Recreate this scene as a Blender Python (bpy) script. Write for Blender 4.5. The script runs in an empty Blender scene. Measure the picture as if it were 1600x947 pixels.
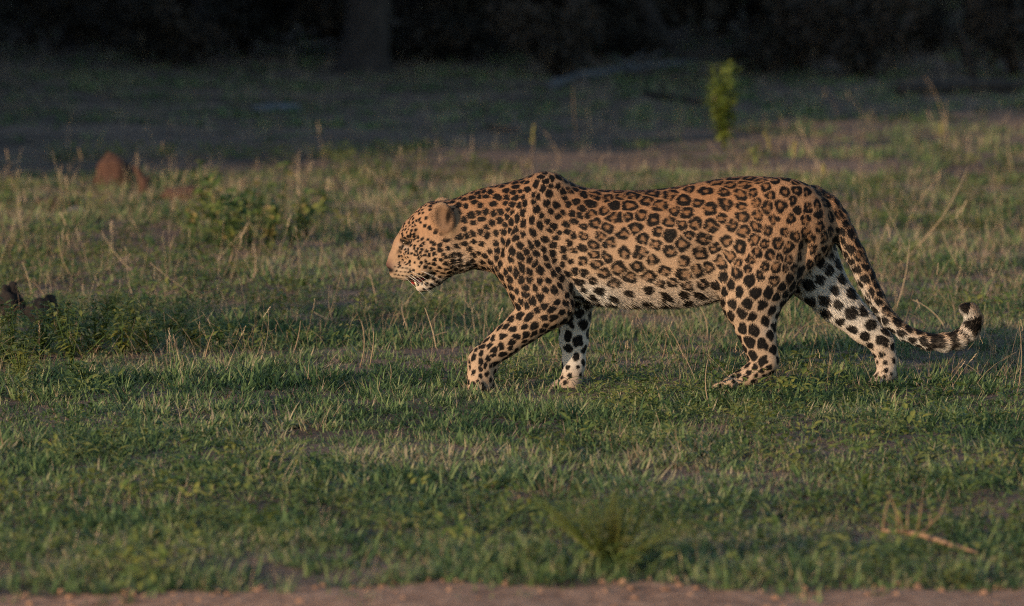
import bpy, math, random
import numpy as np
from mathutils import Vector, Matrix, noise as mnoise

RNG = np.random.default_rng(7)
random.seed(7)
scene = bpy.context.scene
COL = scene.collection
R = math.radians

# ------------------------------------------------------------------ camera
CAM_H, DIST, FPX = 1.7, 16.0, 8527.0
PITCH = R(5.177)
cam_d = bpy.data.cameras.new("camera")
cam_d.sensor_width = 36.0
cam_d.lens = FPX * 36.0 / 1600.0
cam_d.clip_start = 0.5
cam_d.clip_end = 2000.0
cam_d.dof.use_dof = True
cam_d.dof.focus_distance = 16.0
cam_d.dof.aperture_fstop = 3.7
cam = bpy.data.objects.new("camera", cam_d)
COL.objects.link(cam)
cam.location = (0, 0, CAM_H)
cam.rotation_euler = (R(90) - PITCH, 0, 0)
scene.camera = cam

# ------------------------------------------------------------------ sky, sun, exposure
SUN_EL = R(12.5)
LDIR = Vector((0.72, 0.69, 0)).normalized()          # the way the light travels over the ground
sun_from = Vector((-LDIR.x * math.cos(SUN_EL), -LDIR.y * math.cos(SUN_EL), math.sin(SUN_EL)))
world = bpy.data.worlds.new("World")
scene.world = world
world.use_nodes = True
wn = world.node_tree
wn.nodes.clear()
sky = wn.nodes.new("ShaderNodeTexSky")
sky.sky_type = 'NISHITA'
sky.sun_disc = False
sky.ozone_density = 1.3
sky.dust_density = 0.4
sky.sun_elevation = SUN_EL
sky.sun_rotation = math.atan2(sun_from.x, sun_from.y)
bg = wn.nodes.new("ShaderNodeBackground")
bg.inputs["Strength"].default_value = 0.14
wo = wn.nodes.new("ShaderNodeOutputWorld")
wn.links.new(sky.outputs[0], bg.inputs[0])
wn.links.new(bg.outputs[0], wo.inputs[0])
sun_d = bpy.data.lights.new("sun", 'SUN')
sun_d.energy = 3.6
sun_d.angle = R(1.0)
sun_d.color = (1.0, 0.73, 0.49)
sun = bpy.data.objects.new("sun", sun_d)
COL.objects.link(sun)
sun.rotation_euler = (-sun_from).to_track_quat('-Z', 'Y').to_euler()
sun.location = (-20, -20, 12)

scene.view_settings.view_transform = 'Standard'
scene.view_settings.look = 'None'
scene.view_settings.gamma = 1.0
scene.view_settings.use_curve_mapping = False
scene.view_settings.exposure = 0.95
scene.cycles.use_denoising = False
scene.cycles.filter_width = 1.1
scene.cycles.max_bounces = 6
scene.cycles.diffuse_bounces = 3
scene.cycles.transmission_bounces = 4
scene.cycles.sample_clamp_indirect = 4.0

# ------------------------------------------------------------------ helpers
def ground_pt(u, v):
    """photo pixel -> point of the flat ground plane"""
    dx, dy, dz = (u - 800) / FPX, 1.0, -(v - 473.5) / FPX
    c, s = math.cos(PITCH), math.sin(PITCH)
    d = Vector((dx, c * dy + s * dz, -s * dy + c * dz))
    t = -CAM_H / d.z
    return d.x * t, d.y * t

def fbm(x, y, f, seed=0.0, o=3):
    return mnoise.fractal(Vector((x * f + seed, y * f - seed * .7, seed)), 1.0, 2.0, o)

def ground_h(x, y):
    near = min(1.0, max(0.0, (abs(y - 16.0) - .6) / 3.0))
    h = .012 * fbm(x, y, 1.6, 3.1) + .03 * near * fbm(x, y, .55, 9.7)
    return h

def finish(name, me, mat, parent=None, smooth=True):
    if mat is not None:
        me.materials.append(mat)
    if smooth:
        me.polygons.foreach_set("use_smooth", np.ones(len(me.polygons), dtype=bool))
    ob = bpy.data.objects.new(name, me)
    COL.objects.link(ob)
    if parent is not None:
        ob.parent = parent
    return ob

def tag(o, label=None, cat=None, group=None, kind=None):
    if label: o["label"] = label
    if cat: o["category"] = cat
    if group: o["group"] = group
    if kind: o["kind"] = kind
    return o

def empty(name, loc, rz=0.0):
    e = bpy.data.objects.new(name, None)
    e.location = loc
    e.rotation_euler = (0, 0, rz)
    e.empty_display_size = .05
    COL.objects.link(e)
    return e

class MB:
    """collects tubes, leaves and blobs into one mesh"""
    def __init__(s):
        s.v, s.f, s.c = [], [], []
    def tube(s, pts, rad, n=6, cap=True, col=1.0):
        pts = [Vector(p) for p in pts]
        b = len(s.v)
        up = Vector((.13, .21, .97))
        for i, p in enumerate(pts):
            d = (pts[min(i + 1, len(pts) - 1)] - pts[max(i - 1, 0)]).normalized()
            a = d.cross(up if abs(d.dot(up)) < .95 else Vector((1, 0, 0))).normalized()
            c = d.cross(a)
            for k in range(n):
                t = 2 * math.pi * k / n
                s.v.append(p + (a * math.cos(t) + c * math.sin(t)) * rad[i]); s.c.append(col)
        for i in range(len(pts) - 1):
            for k in range(n):
                k2 = (k + 1) % n
                s.f.append((b + i * n + k, b + i * n + k2, b + i * n + n + k2, b + i * n + n + k))
        if cap:
            s.f.append(tuple(b + k for k in range(n))[::-1])
            s.f.append(tuple(b + (len(pts) - 1) * n + k for k in range(n)))
    def leaf(s, p, d, up, L, W, bend=.25, col=1.0, fold=.25):
        d = Vector(d).normalized(); up = Vector(up)
        side = d.cross(up)
        if side.length < 1e-3: side = d.cross(Vector((1, .3, 0)))
        side.normalize(); nrm = side.cross(d)
        p = Vector(p); b = len(s.v)
        for t, w in ((0, .08), (.3, .85), (.62, .9), (1, .02)):
            c = p + d * (L * t) - nrm * (bend * L * t * t)
            s.v += [c - side * (W * .5 * w) + nrm * (fold * W * .5 * w), c, c + side * (W * .5 * w) + nrm * (fold * W * .5 * w)]
            s.c += [col] * 3
        for i in range(3):
            for k in range(2):
                a = b + i * 3 + k
                s.f.append((a, a + 1, a + 4, a + 3))
    def blade(s, p, az, lean, L, W, curl, col=1.0, seg=3):
        p = Vector(p); b = len(s.v)
        h = Vector((math.cos(az), math.sin(az), 0)); side = Vector((-h.y, h.x, 0))
        a = lean; q = p.copy()
        for i in range(seg + 1):
            t = i / seg
            w = W * .5 * (1 - t) ** .7 if i < seg else 0
            if i < seg:
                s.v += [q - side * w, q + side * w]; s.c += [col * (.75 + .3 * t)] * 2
            else:
                s.v.append(q.copy()); s.c.append(col * 1.05)
            q = q + (h * math.sin(a) + Vector((0, 0, 1)) * math.cos(a)) * (L / seg)
            a += curl / seg
        for i in range(seg - 1):
            s.f.append((b + 2 * i, b + 2 * i + 1, b + 2 * i + 3, b + 2 * i + 2))
        i = seg - 1
        s.f.append((b + 2 * i, b + 2 * i + 1, b + 2 * i + 2))
    def blob(s, c, r, nu=14, nv=9, amp=.18, f=2.0, seed=0.0, col=1.0):
        b = len(s.v); c = Vector(c)
        for j in range(nv + 1):
            th = math.pi * j / nv
            for i in range(nu):
                ph = 2 * math.pi * i / nu
                d = Vector((math.sin(th) * math.cos(ph), math.sin(th) * math.sin(ph), math.cos(th)))
                k = 1 + amp * mnoise.fractal(d * f + Vector((seed, seed * 2, 0)), 1, 2, 3)
                s.v.append(c + Vector((d.x * r[0], d.y * r[1], d.z * r[2])) * k); s.c.append(col)
        for j in range(nv):
            for i in range(nu):
                i2 = (i + 1) % nu
                s.f.append((b + j * nu + i, b + (j + 1) * nu + i, b + (j + 1) * nu + i2, b + j * nu + i2))
    def mesh(s, name):
        me = bpy.data.meshes.new(name)
        me.from_pydata([tuple(v) for v in s.v], [], s.f)
        at = me.attributes.new("tone", 'FLOAT', 'POINT')
        at.data.foreach_set("value", np.array(s.c, dtype=np.float32))
        me.update()
        return me
    def build(s, name, mat, parent=None, smooth=True):
        return finish(name, s.mesh(name), mat, parent, smooth)

# ------------------------------------------------------------------ materials
def new_mat(name):
    m = bpy.data.materials.new(name)
    m.use_nodes = True
    nt = m.node_tree
    nt.nodes.clear()
    out = nt.nodes.new("ShaderNodeOutputMaterial")
    return m, nt, out

def N(nt, t, **kw):
    n = nt.nodes.new(t)
    for k, v in kw.items():
        if k in n.inputs:
            n.inputs[k].default_value = v
        else:
            setattr(n, k, v)
    return n

def ramp(nt, fac, stops):
    r = nt.nodes.new("ShaderNodeValToRGB")
    el = r.color_ramp.elements
    while len(el) > 1: el.remove(el[-1])
    el[0].position = stops[0][0]; el[0].color = (*stops[0][1], 1)
    for p, c in stops[1:]:
        e = el.new(p); e.color = (*c, 1)
    nt.links.new(fac, r.inputs[0])
    return r.outputs[0]

def plant_mat(name, stops, noise_scale=1.5, transl=.36, rough=.55, rand=.5):
    """foliage: colour from per-instance random, a broad patch noise and the blade's own tone"""
    m, nt, out = new_mat(name)
    L = nt.links.new
    oi = N(nt, "ShaderNodeObjectInfo")
    geo = N(nt, "ShaderNodeNewGeometry")
    no = N(nt, "ShaderNodeTexNoise", Scale=noise_scale, Detail=3.0)
    L(geo.outputs["Position"], no.inputs["Vector"])
    at = N(nt, "ShaderNodeAttribute", attribute_name="tone")
    a = N(nt, "ShaderNodeMath", operation='MULTIPLY'); a.inputs[1].default_value = rand
    L(oi.outputs["Random"], a.inputs[0])
    b = N(nt, "ShaderNodeMath", operation='MULTIPLY_ADD'); b.inputs[1].default_value = 2.1; b.inputs[2].default_value = -.78 - rand * .25
    L(no.outputs[0], b.inputs[0])
    c = N(nt, "ShaderNodeMath", operation='ADD'); L(a.outputs[0], c.inputs[0]); L(b.outputs[0], c.inputs[1])
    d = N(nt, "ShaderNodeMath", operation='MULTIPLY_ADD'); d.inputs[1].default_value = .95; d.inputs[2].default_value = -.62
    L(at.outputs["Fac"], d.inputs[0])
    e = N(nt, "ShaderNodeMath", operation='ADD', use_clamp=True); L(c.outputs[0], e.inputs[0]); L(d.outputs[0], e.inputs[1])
    col = ramp(nt, e.outputs[0], stops)
    p = N(nt, "ShaderNodeBsdfPrincipled", Roughness=rough)
    p.inputs["Specular IOR Level"].default_value = .12
    L(col, p.inputs["Base Color"])
    t = N(nt, "ShaderNodeBsdfTranslucent"); L(col, t.inputs[0])
    mx = N(nt, "ShaderNodeMixShader"); mx.inputs[0].default_value = transl
    L(p.outputs[0], mx.inputs[1]); L(t.outputs[0], mx.inputs[2])
    L(mx.outputs[0], out.inputs[0])
    return m

def rough_mat(name, stops, scale=8.0, bump=.4, rough=.9, detail=6.0, dist=.02):
    m, nt, out = new_mat(name)
    L = nt.links.new
    geo = N(nt, "ShaderNodeNewGeometry")
    no = N(nt, "ShaderNodeTexNoise", Scale=scale, Detail=detail, Roughness=.65)
    L(geo.outputs["Position"], no.inputs["Vector"])
    col = ramp(nt, no.outputs[0], stops)
    p = N(nt, "ShaderNodeBsdfPrincipled", Roughness=rough)
    p.inputs["Specular IOR Level"].default_value = .2
    L(col, p.inputs["Base Color"])
    bp = N(nt, "ShaderNodeBump", Strength=bump, Distance=dist)
    L(no.outputs[0], bp.inputs["Height"]); L(bp.outputs[0], p.inputs["Normal"])
    L(p.outputs[0], out.inputs[0])
    return m

M = {}
M['grass'] = plant_mat("grass_green", [(0, (.027, .056, .025)), (.33, (.080, .132, .048)), (.62, (.142, .195, .074)), (.86, (.21, .228, .105)), (1, (.29, .245, .15))], 1.1)
M['straw'] = plant_mat("dry_straw", [(0, (.12, .085, .055)), (.5, (.25, .18, .115)), (1, (.38, .29, .19))], 2.0, .2, .6)
M['herb'] = plant_mat("herb_leaf", [(0, (.03, .06, .022)), (.5, (.085, .125, .032)), (1, (.19, .19, .05))], 3.0, .35)
M['broad'] = plant_mat("broad_leaf", [(0, (.022, .05, .020)), (.55, (.065, .105, .032)), (.92, (.14, .155, .045)), (1, (.25, .19, .07))], 6.0, .35)
M['bright'] = plant_mat("bright_leaf", [(0, (.08, .12, .025)), (.5, (.15, .19, .035)), (1, (.25, .27, .06))], 6.0, .4)
M['weed'] = plant_mat("weed_leaf", [(0, (.05, .08, .02)), (.5, (.105, .125, .03)), (.85, (.15, .14, .04)), (1, (.18, .085, .04))], 7.0, .35)
M['yellow'] = plant_mat("yellow_flower", [(0, (.17, .16, .04)), (1, (.3, .27, .08))], 5.0, .4)
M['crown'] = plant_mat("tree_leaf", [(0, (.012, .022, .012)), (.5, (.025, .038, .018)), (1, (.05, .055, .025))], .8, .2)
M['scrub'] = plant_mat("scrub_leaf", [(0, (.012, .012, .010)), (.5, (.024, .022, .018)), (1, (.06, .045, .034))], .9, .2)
M['bark'] = rough_mat("bark", [(.3, (.016, .013, .012)), (.7, (.05, .040, .035))], 14, .8, .95)
M['greywood'] = rough_mat("grey_wood", [(.3, (.05, .05, .052)), (.7, (.11, .11, .115))], 18, .6, .9)
M['twig'] = rough_mat("dry_twig", [(.3, (.13, .08, .05)), (.7, (.23, .14, .085))], 30, .4, .8, dist=.004)
M['tanwood'] = rough_mat("tan_wood", [(.3, (.10, .065, .045)), (.7, (.17, .115, .08))], 18, .6, .9)
M['clay'] = rough_mat("red_clay", [(.3, (.036, .019, .014)), (.7, (.075, .039, .028))], 30, .8, .95)
M['black'] = rough_mat("charred_clod", [(.3, (.006, .005, .005)), (.7, (.022, .018, .016))], 25, .9, .95)
M['stone'] = rough_mat("pale_stone", [(.3, (.08, .08, .085)), (.7, (.14, .14, .145))], 20, .5, .9)

def soil_mat():
    m, nt, out = new_mat("soil")
    L = nt.links.new
    geo = N(nt, "ShaderNodeNewGeometry")
    n1 = N(nt, "ShaderNodeTexNoise", Scale=1.3, Detail=5.0, Roughness=.6)
    n2 = N(nt, "ShaderNodeTexNoise", Scale=45.0, Detail=6.0, Roughness=.7)
    for n in (n1, n2): L(geo.outputs["Position"], n.inputs["Vector"])
    c1 = ramp(nt, n1.outputs[0], [(.35, (.085, .062, .048)), (.5, (.13, .094, .072)), (.65, (.185, .13, .10))])
    c2 = ramp(nt, n2.outputs[0], [(.3, (.4, .4, .4)), (.7, (1.35, 1.3, 1.25))])
    mx = N(nt, "ShaderNodeMix", data_type='RGBA', blend_type='MULTIPLY')
    mx.inputs[0].default_value = 1.0
    L(c1, mx.inputs[6]); L(c2, mx.inputs[7])
    p = N(nt, "ShaderNodeBsdfPrincipled", Roughness=.95)
    p.inputs["Specular IOR Level"].default_value = .15
    L(mx.outputs[2], p.inputs["Base Color"])
    bp = N(nt, "ShaderNodeBump", Strength=.8, Distance=.02)
    L(n2.outputs[0], bp.inputs["Height"]); L(bp.outputs[0], p.inputs["Normal"])
    L(p.outputs[0], out.inputs[0])
    return m
M['soil'] = soil_mat()
M['track'] = rough_mat("track_dirt", [(.3, (.10, .053, .033)), (.5, (.23, .130, .082)), (.7, (.36, .22, .145))], 22, .9, .95, dist=.03)

# ------------------------------------------------------------------ the ground
def grid_sheet(name, xs, ys, zfun, mat):
    X, Y = np.meshgrid(xs, ys, indexing='xy')
    v = [(float(x), float(y), zfun(float(x), float(y))) for x, y in zip(X.ravel(), Y.ravel())]
    nx = len(xs)
    f = []
    for j in range(len(ys) - 1):
        for i in range(nx - 1):
            a = j * nx + i
            f.append((a, a + 1, a + nx + 1, a + nx))
    me = bpy.data.meshes.new(name)
    me.from_pydata(v, [], f)
    return finish(name, me, mat)

def axis(lo, a, b, hi, step):
    mid = np.arange(a, b + 1e-6, step)
    l = a - np.geomspace(step, a - lo, 16)[::-1]
    h = b + np.geomspace(step, hi - b, 16)
    return np.concatenate([l, mid, h])
tag(grid_sheet("ground", axis(-400, -6, 6, 400, .12), axis(-60, 8, 50, 900, .12), ground_h, M['soil']), kind='structure')

def track_edge(x):
    return 11.75 + .045 * x + .16 * fbm(x, 0, 1.3, 5.5) + .10 * fbm(x, 3, 5.0, 1.5) + .04 * fbm(x, 3, 14.0, 2.5)
def track_sheet():
    xs = np.arange(-6, 6.01, .05)
    v, f = [], []
    rows = 26
    for i, x in enumerate(xs):
        y1 = track_edge(x)
        for j in range(rows):
            y = 9.0 + (y1 - 9.0) * j / (rows - 1)
            k = 1 - (j / (rows - 1)) ** 6
            v.append((x, y, ground_h(x, y) + .004 + k * (.008 * (1 + fbm(x, y, 5, 2.2)) )))
    for i in range(len(xs) - 1):
        for j in range(rows - 1):
            a = i * rows + j
            f.append((a, a + rows, a + rows + 1, a + 1))
    me = bpy.data.meshes.new("dirt_track")
    me.from_pydata(v, [], f)
    return finish("dirt_track", me, M['track'])
tag(track_sheet(), kind='structure')

# ------------------------------------------------------------------ the leopard
# traced in photo pixels: u to the right, v down, w away from the camera (same unit); 530 px = 1 m
PX = 530.0
def q_of(v, w): return v + .106 * w           # undo the rise of far things in the picture
PR = []                                        # group, a, b, ra, rb, depth scale, blend
def cone(g, a, b, s=1.0, k=8.0):
    (u1, v1, w1, r1), (u2, v2, w2, r2) = a, b
    PR.append((g, np.array((u1, q_of(v1, w1), w1)), np.array((u2, q_of(v2, w2), w2)), r1, r2, s, k))
def chain(g, pts, s=1.0, k=8.0):
    for a, b in zip(pts[:-1], pts[1:]): cone(g, a, b, s, k)
def ball(g, p, s=1.0, k=8.0): cone(g, p, (p[0] + .01, p[1], p[2], p[3]), s, k)
def pair(g, a, b, s=1.0, k=8.0):
    for z in (-1, 1): 
        PR.append((g, np.array((a[0], a[1], z * a[2])), np.array((b[0], b[1], z * b[2])), a[3], b[3], s, k))

TORSO = np.array([  # u, top, bottom, half width
    (690, 322, 408, 30), (712, 309, 420, 37), (740, 297, 419, 41), (780, 287, 428, 45), (815, 278, 446, 50), (848, 268, 459, 54), (868, 271, 463, 55),
    (888, 281, 467, 56), (908, 290, 470, 57), (930, 294, 473, 58), (970, 296, 476, 60), (1040, 293, 477, 60), (1090, 284, 473, 57), (1130, 277, 463, 54),
    (1170, 274, 450, 54), (1210, 277, 440, 54), (1250, 288, 425, 49), (1280, 304, 405, 38), (1302, 328, 378, 22)], dtype=float)

# near foreleg, swinging forward
cone('nf', (856, 300, -20, 26), (835, 345, -30, 34), .75, 20)
cone('nf', (835, 340, -30, 32), (815, 398, -32, 46), .68, 22)
cone('nf', (820, 402, -34, 47), (842, 458, -38, 44), .66, 14)
cone('nf', (850, 445, -38, 40), (868, 478, -42, 30), .70, 10)
chain('nf', [(856, 482, -42, 33), (820, 508, -42, 27), (790, 532, -43, 24), (758, 558, -44, 21)], .85, 6)
chain('nf', [(753, 563, -44, 22), (751, 588, -45, 21.5)], .92, 5)
for du, dw in ((-12, -12), (-4, -17), (7, -6), (-9, 2), (12, 2)):
    cone('nf', (750 + du * .8, 590, -45 + dw * .7, 10), (752 + du, 603, -45 + dw, 9.5), 1, 1.6)
ball('nf', (772, 575, -44, 7), 1, 4)
# far foreleg, standing
cone('ff', (862, 395, 34, 44), (900, 450, 36, 33), .65, 16)
chain('ff', [(900, 450, 36, 33), (897, 495, 38, 25.5), (897, 530, 38, 22), (897, 568, 38, 17), (893, 594, 38, 17)], .88, 7)
chain('ff', [(892, 598, 38, 15), (866, 607, 38, 11)], 1.15, 5)
for dw in (-13, -5, 4, 12):
    cone('ff', (868, 607, 38 + dw, 8), (849, 611, 38 + dw * 1.1, 7), 1, 2.5)
# near hind leg, planted flat
cone('nh', (1225, 348, -24, 66), (1190, 420, -32, 60), .52, 22)
chain('nh', [(1190, 420, -32, 60), (1173, 468, -40, 47), (1178, 508, -42, 31), (1185, 535, -42, 25.5), (1191, 560, -42, 23)], .66, 8)
ball('nh', (1150, 432, -34, 32), .7, 16)
chain('nh', [(1196, 566, -42, 19), (1172, 584, -42, 16), (1140, 598, -42, 12)], .95, 6)
for dw in (-13, -5, 4, 12):
    cone('nh', (1140, 599, -42 + dw, 8), (1118, 605, -42 + dw * 1.1, 7), 1, 2.5)
# far hind leg, pushing off
cone('fh', (1245, 365, 26, 58), (1272, 425, 34, 44), .55, 18)
chain('fh', [(1272, 425, 34, 44), (1312, 473, 36, 31), (1352, 510, 36, 24), (1378, 531, 36, 20), (1387, 560, 36, 16), (1388, 580, 36, 15)], .72, 7)
chain('fh', [(1388, 582, 36, 14), (1372, 596, 36, 11)], 1.15, 5)
for dw in (-13, -5, 4, 12):
    cone('fh', (1374, 596, 36 + dw, 8), (1358, 604, 36 + dw * 1.1, 7), 1, 2.5)
# tail
TAIL = [(1268, 312, 0, 24), (1290, 325, 0, 22), (1304, 342, -1, 20), (1318, 366, -2, 17.5), (1334, 396, -3, 16), (1350, 430, -4, 15), (1366, 464, -5, 14.5),
        (1386, 497, -5, 13), (1413, 519, -5, 12), (1448, 533, -5, 12.5), (1474, 534.5, -5, 13.5), (1497, 530, -5, 14), (1514, 517, -6, 14.5),
        (1520, 499, -8, 14), (1516, 487, -10, 12.5), (1508, 483, -12, 10.5)]
chain('tail', TAIL, 1.0, 5)
# head
chain('head', [(706, 360, 0, 46), (682, 358, 0, 43), (657, 366, 0, 31)], .84, 10)
pair('head', (688, 388, 15, 34), (664, 396, 16, 28), .9, 10)
chain('head', [(652, 373, 0, 29), (638, 385, 0, 23), (623, 401, 0, 15.5)], .80, 8)
cone('head', (622, 400, 0, 12), (611.5, 411.5, 0, 8.2), 1.15, 5)
pair('head', (621, 421, 10, 13), (637, 421, 16, 14), 1, 5)
pair('head', (637, 421, 16, 14), (660, 416, 22, 17), 1, 6)
pair('head', (700, 398, 18, 28), (716, 400, 16, 23), 1, 10)
chain('head', [(696, 408, 0, 25), (678, 431, 0, 15), (666, 443, 0, 10), (657, 447.5, 0, 7.5)], 1.3, 6)
pair('head', (632, 364, 14, 6.5), (647, 359, 22, 9), 1, 6)
pair('head', (640, 393, 21, 9), (660, 384, 27, 12), 1, 6)

def sdf_prim(P, pr):
    g, a, b, r1, r2, s, k = pr
    sc = np.array((1, 1, 1 / s))
    A, B = a * sc, b * sc
    Q = P * sc.astype(np.float32)
    ba = B - A
    t = np.clip(((Q - A) @ ba) / max(1e-9, ba @ ba), 0, 1).astype(np.float32)
    d = Q - A - t[..., None] * ba
    return (np.sqrt((d * d).sum(-1)) - (r1 + (r2 - r1) * t)).astype(np.float32), t

def interp_s(x, xs, ys):
    """smooth (Catmull-Rom) interpolation"""
    x = np.clip(x, xs[0], xs[-1])
    m = np.gradient(ys, xs)
    i = np.clip(np.searchsorted(xs, x) - 1, 0, len(xs) - 2)
    h = xs[i + 1] - xs[i]
    t = (x - xs[i]) / h
    return ((2 * t**3 - 3 * t**2 + 1) * ys[i] + (t**3 - 2 * t**2 + t) * h * m[i] + (-2 * t**3 + 3 * t**2) * ys[i + 1] + (t**3 - t**2) * h * m[i + 1])

def sdf_torso(P):
    u = P[..., 0]
    top = interp_s(u, TORSO[:, 0], TORSO[:, 1]); bot = interp_s(u, TORSO[:, 0], TORSO[:, 2]); hw = interp_s(u, TORSO[:, 0], TORSO[:, 3])
    c, rz = (top + bot) / 2, (bot - top) / 2
    yy = np.abs(P[..., 2]) / hw
    zz = (P[..., 1] - c) / rz
    yy = yy * (1 + .12 * np.clip(-zz, 0, 1) + .55 * np.exp(-((u - 855) / 26)**2) * np.clip(-zz - .45, 0, 1))           # narrower towards the spine
    rho = (yy**2.15 + np.abs(zz)**2.15) ** (1 / 2.15)
    d = (rho - 1) * np.minimum(hw, rz)
    e = np.maximum(TORSO[0, 0] - u, u - TORSO[-1, 0])
    return np.maximum(d, e).astype(np.float32)

def smin(a, b, k):
    h = np.clip(.5 + .5 * (b - a) / k, 0, 1)
    return b + (a - b) * h - k * h * (1 - h)

H = 2.0
lo = np.array((594.0, 252.0, -92.0)); hi = np.array((1544.0, 626.0, 92.0))
gx = [np.arange(lo[i], hi[i], H).astype(np.float32) for i in range(3)]
dims = tuple(len(g) for g in gx)
G = np.full(dims, 60, np.float32)
def sub(lo_, hi_):
    sl = []
    for i in range(3):
        a = int(max(0, np.floor((lo_[i] - lo[i]) / H))); b = int(min(dims[i], np.ceil((hi_[i] - lo[i]) / H) + 1))
        sl.append(slice(a, b))
    return tuple(sl)
def pts_of(sl):
    X, Y, Z = np.meshgrid(gx[0][sl[0]], gx[1][sl[1]], gx[2][sl[2]], indexing='ij')
    return np.stack([X, Y, Z], -1)
for u0 in range(684, 1308, 60):
    sl = sub((u0, 258, -75), (u0 + 60, 490, 75))
    G[sl] = np.minimum(G[sl], sdf_torso(pts_of(sl)))
def bounds(pr, m):
    g, a, b, r1, r2, s, k = pr
    e = np.array((1, 1, max(s, .3)))
    return np.minimum(a - r1 * e, b - r2 * e) - m, np.maximum(a + r1 * e, b + r2 * e) + m
# limbs are first blended within themselves, then into the trunk, so that two legs never fuse
for pr in PR:
    l_, h_ = bounds(pr, pr[6] + 6)
    sl = sub(l_, h_)
    d, _ = sdf_prim(pts_of(sl), pr)
    G[sl] = smin(G[sl], d, pr[6])

def ellip(P, c, r, ax=None):
    d = P - np.array(c, np.float32)
    if ax is not None: d = d @ np.array(ax, np.float32).T
    d = d / np.array(r, np.float32)
    return (np.sqrt((d * d).sum(-1)) - 1) * min(r)
def edit(c, m, fn):
    sl = sub(np.array(c) - m, np.array(c) + m)
    G[sl] = fn(G[sl], pts_of(sl))
# ears: a rounded shell with a hollow
for z in (-1, 1):
    c = np.array((693.0, 338.0 - (2 if z > 0 else 0), z * 38.0))
    a1 = np.array((.22, .97, -z * .10)); a1 /= np.linalg.norm(a1)              # long axis
    a3 = np.array((-.20, -.06, z * .97)); a3 -= a1 * (a3 @ a1); a3 /= np.linalg.norm(a3)   # the way it opens
    a2 = np.cross(a1, a3)
    AX = np.stack([a1, a2, a3])
    edit(c, 44, lambda g, P: smin(g, ellip(P, c, (27, 19, 10), AX), 4))
    edit(c, 44, lambda g, P: -smin(-g, ellip(P, c + a3 * 11 - a1 * 4 + np.array((2.0, 0, 0)), (20, 12.5, 9), AX), 3.0))
    # eye slit and mouth gap
    ec = np.array((632.0, 376.5, z * 24.0))
    edit(ec, 22, lambda g, P: -smin(-g, ellip(P, ec, (8, 5.5, 6), ((.85, .5, 0), (-.5, .85, 0), (0, 0, 1))), 3))
    nc = np.array((607.0, 419.5, z * 7.0))
    edit(nc, 14, lambda g, P: -smin(-g, ellip(P, nc, (4, 3, 3.5)), 2))
# hollows of the coat behind the shoulder, before the thigh and along the neck
for z in (-1, 1):
    for c_, r_, k_ in (((896, 385, 64), (13, 55, 9), 9), ((1108, 405, 62), (20, 45, 10), 12), ((778, 352, 52), (14, 42, 8), 10), ((1256, 408, 50), (12, 42, 9), 9), ((1000, 430, 68), (60, 10, 9), 10), ((846, 452, 78), (8, 36, 8), 8)):
        cc = np.array((c_[0], c_[1], z * c_[2]), float)
        edit(cc, 75, lambda g, P: -smin(-g, ellip(P, cc, r_), k_))
mc = np.array((648.0, 438.0, 0.0))
edit(mc, 48, lambda g, P: -smin(-g, ellip(P, mc, (21, 6.2, 34), ((.89, -.45, 0), (.45, .89, 0), (0, 0, 1))), 3))

def surface_nets(G):
    ins = G < 0
    s = np.zeros(tuple(n - 1 for n in G.shape), np.int8)
    for i in (0, 1):
        for j in (0, 1):
            for k in (0, 1):
                s += ins[i:G.shape[0] - 1 + i, j:G.shape[1] - 1 + j, k:G.shape[2] - 1 + k]
    act = (s > 0) & (s < 8)
    I = np.argwhere(act)
    idx = np.full(act.shape, -1, np.int32)
    idx[act] = np.arange(len(I))
    acc = np.zeros((len(I), 3)); cnt = np.zeros(len(I))
    corners = [(i, j, k) for i in (0, 1) for j in (0, 1) for k in (0, 1)]
    val = {c: G[I[:, 0] + c[0], I[:, 1] + c[1], I[:, 2] + c[2]] for c in corners}
    for c in corners:
        for ax in range(3):
            if c[ax] == 0:
                c2 = list(c); c2[ax] = 1; c2 = tuple(c2)
                a, b = val[c], val[c2]
                x = (a < 0) != (b < 0)
                t = np.where(x, a / np.where(x, a - b, 1), 0)
                p = np.tile(np.array(c, float), (len(I), 1)); p[:, ax] = t
                acc[x] += p[x]; cnt[x] += 1
    V = I + acc / cnt[:, None]
    F = []
    for ax in range(3):
        b, c = [(1, 2), (2, 0), (0, 1)][ax]
        sl0 = [slice(None)] * 3; sl1 = [slice(None)] * 3
        sl0[ax] = slice(0, -1); sl1[ax] = slice(1, None)
        ch = ins[tuple(sl0)] != ins[tuple(sl1)]
        E = np.argwhere(ch)
        E = E[(E[:, b] > 0) & (E[:, c] > 0) & (E[:, b] < G.shape[b] - 1) & (E[:, c] < G.shape[c] - 1)]
        flip = ins[E[:, 0], E[:, 1], E[:, 2]]
        def at(db, dc):
            J = E.copy(); J[:, b] += db; J[:, c] += dc
            return idx[J[:, 0], J[:, 1], J[:, 2]]
        q = np.stack([at(-1, -1), at(0, -1), at(0, 0), at(-1, 0)], 1)
        q[~flip] = q[~flip][:, ::-1]
        F.append(q)
    return V, np.concatenate(F)

SV, SF = surface_nets(G)
SV = SV * H + lo
del G
# keep one continuous body: light smoothing only
def smooth_verts(V, F, it):
    E = np.concatenate([F[:, [0, 1]], F[:, [1, 2]], F[:, [2, 3]], F[:, [3, 0]]])
    for _ in range(it):
        acc = np.zeros_like(V); n = np.zeros(len(V))
        np.add.at(acc, E[:, 0], V[E[:, 1]]); np.add.at(n, E[:, 0], 1)
        np.add.at(acc, E[:, 1], V[E[:, 0]]); np.add.at(n, E[:, 1], 1)
        V = V * .5 + .5 * acc / n[:, None]
    return V
SV = smooth_verts(SV, SF, 2)

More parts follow.
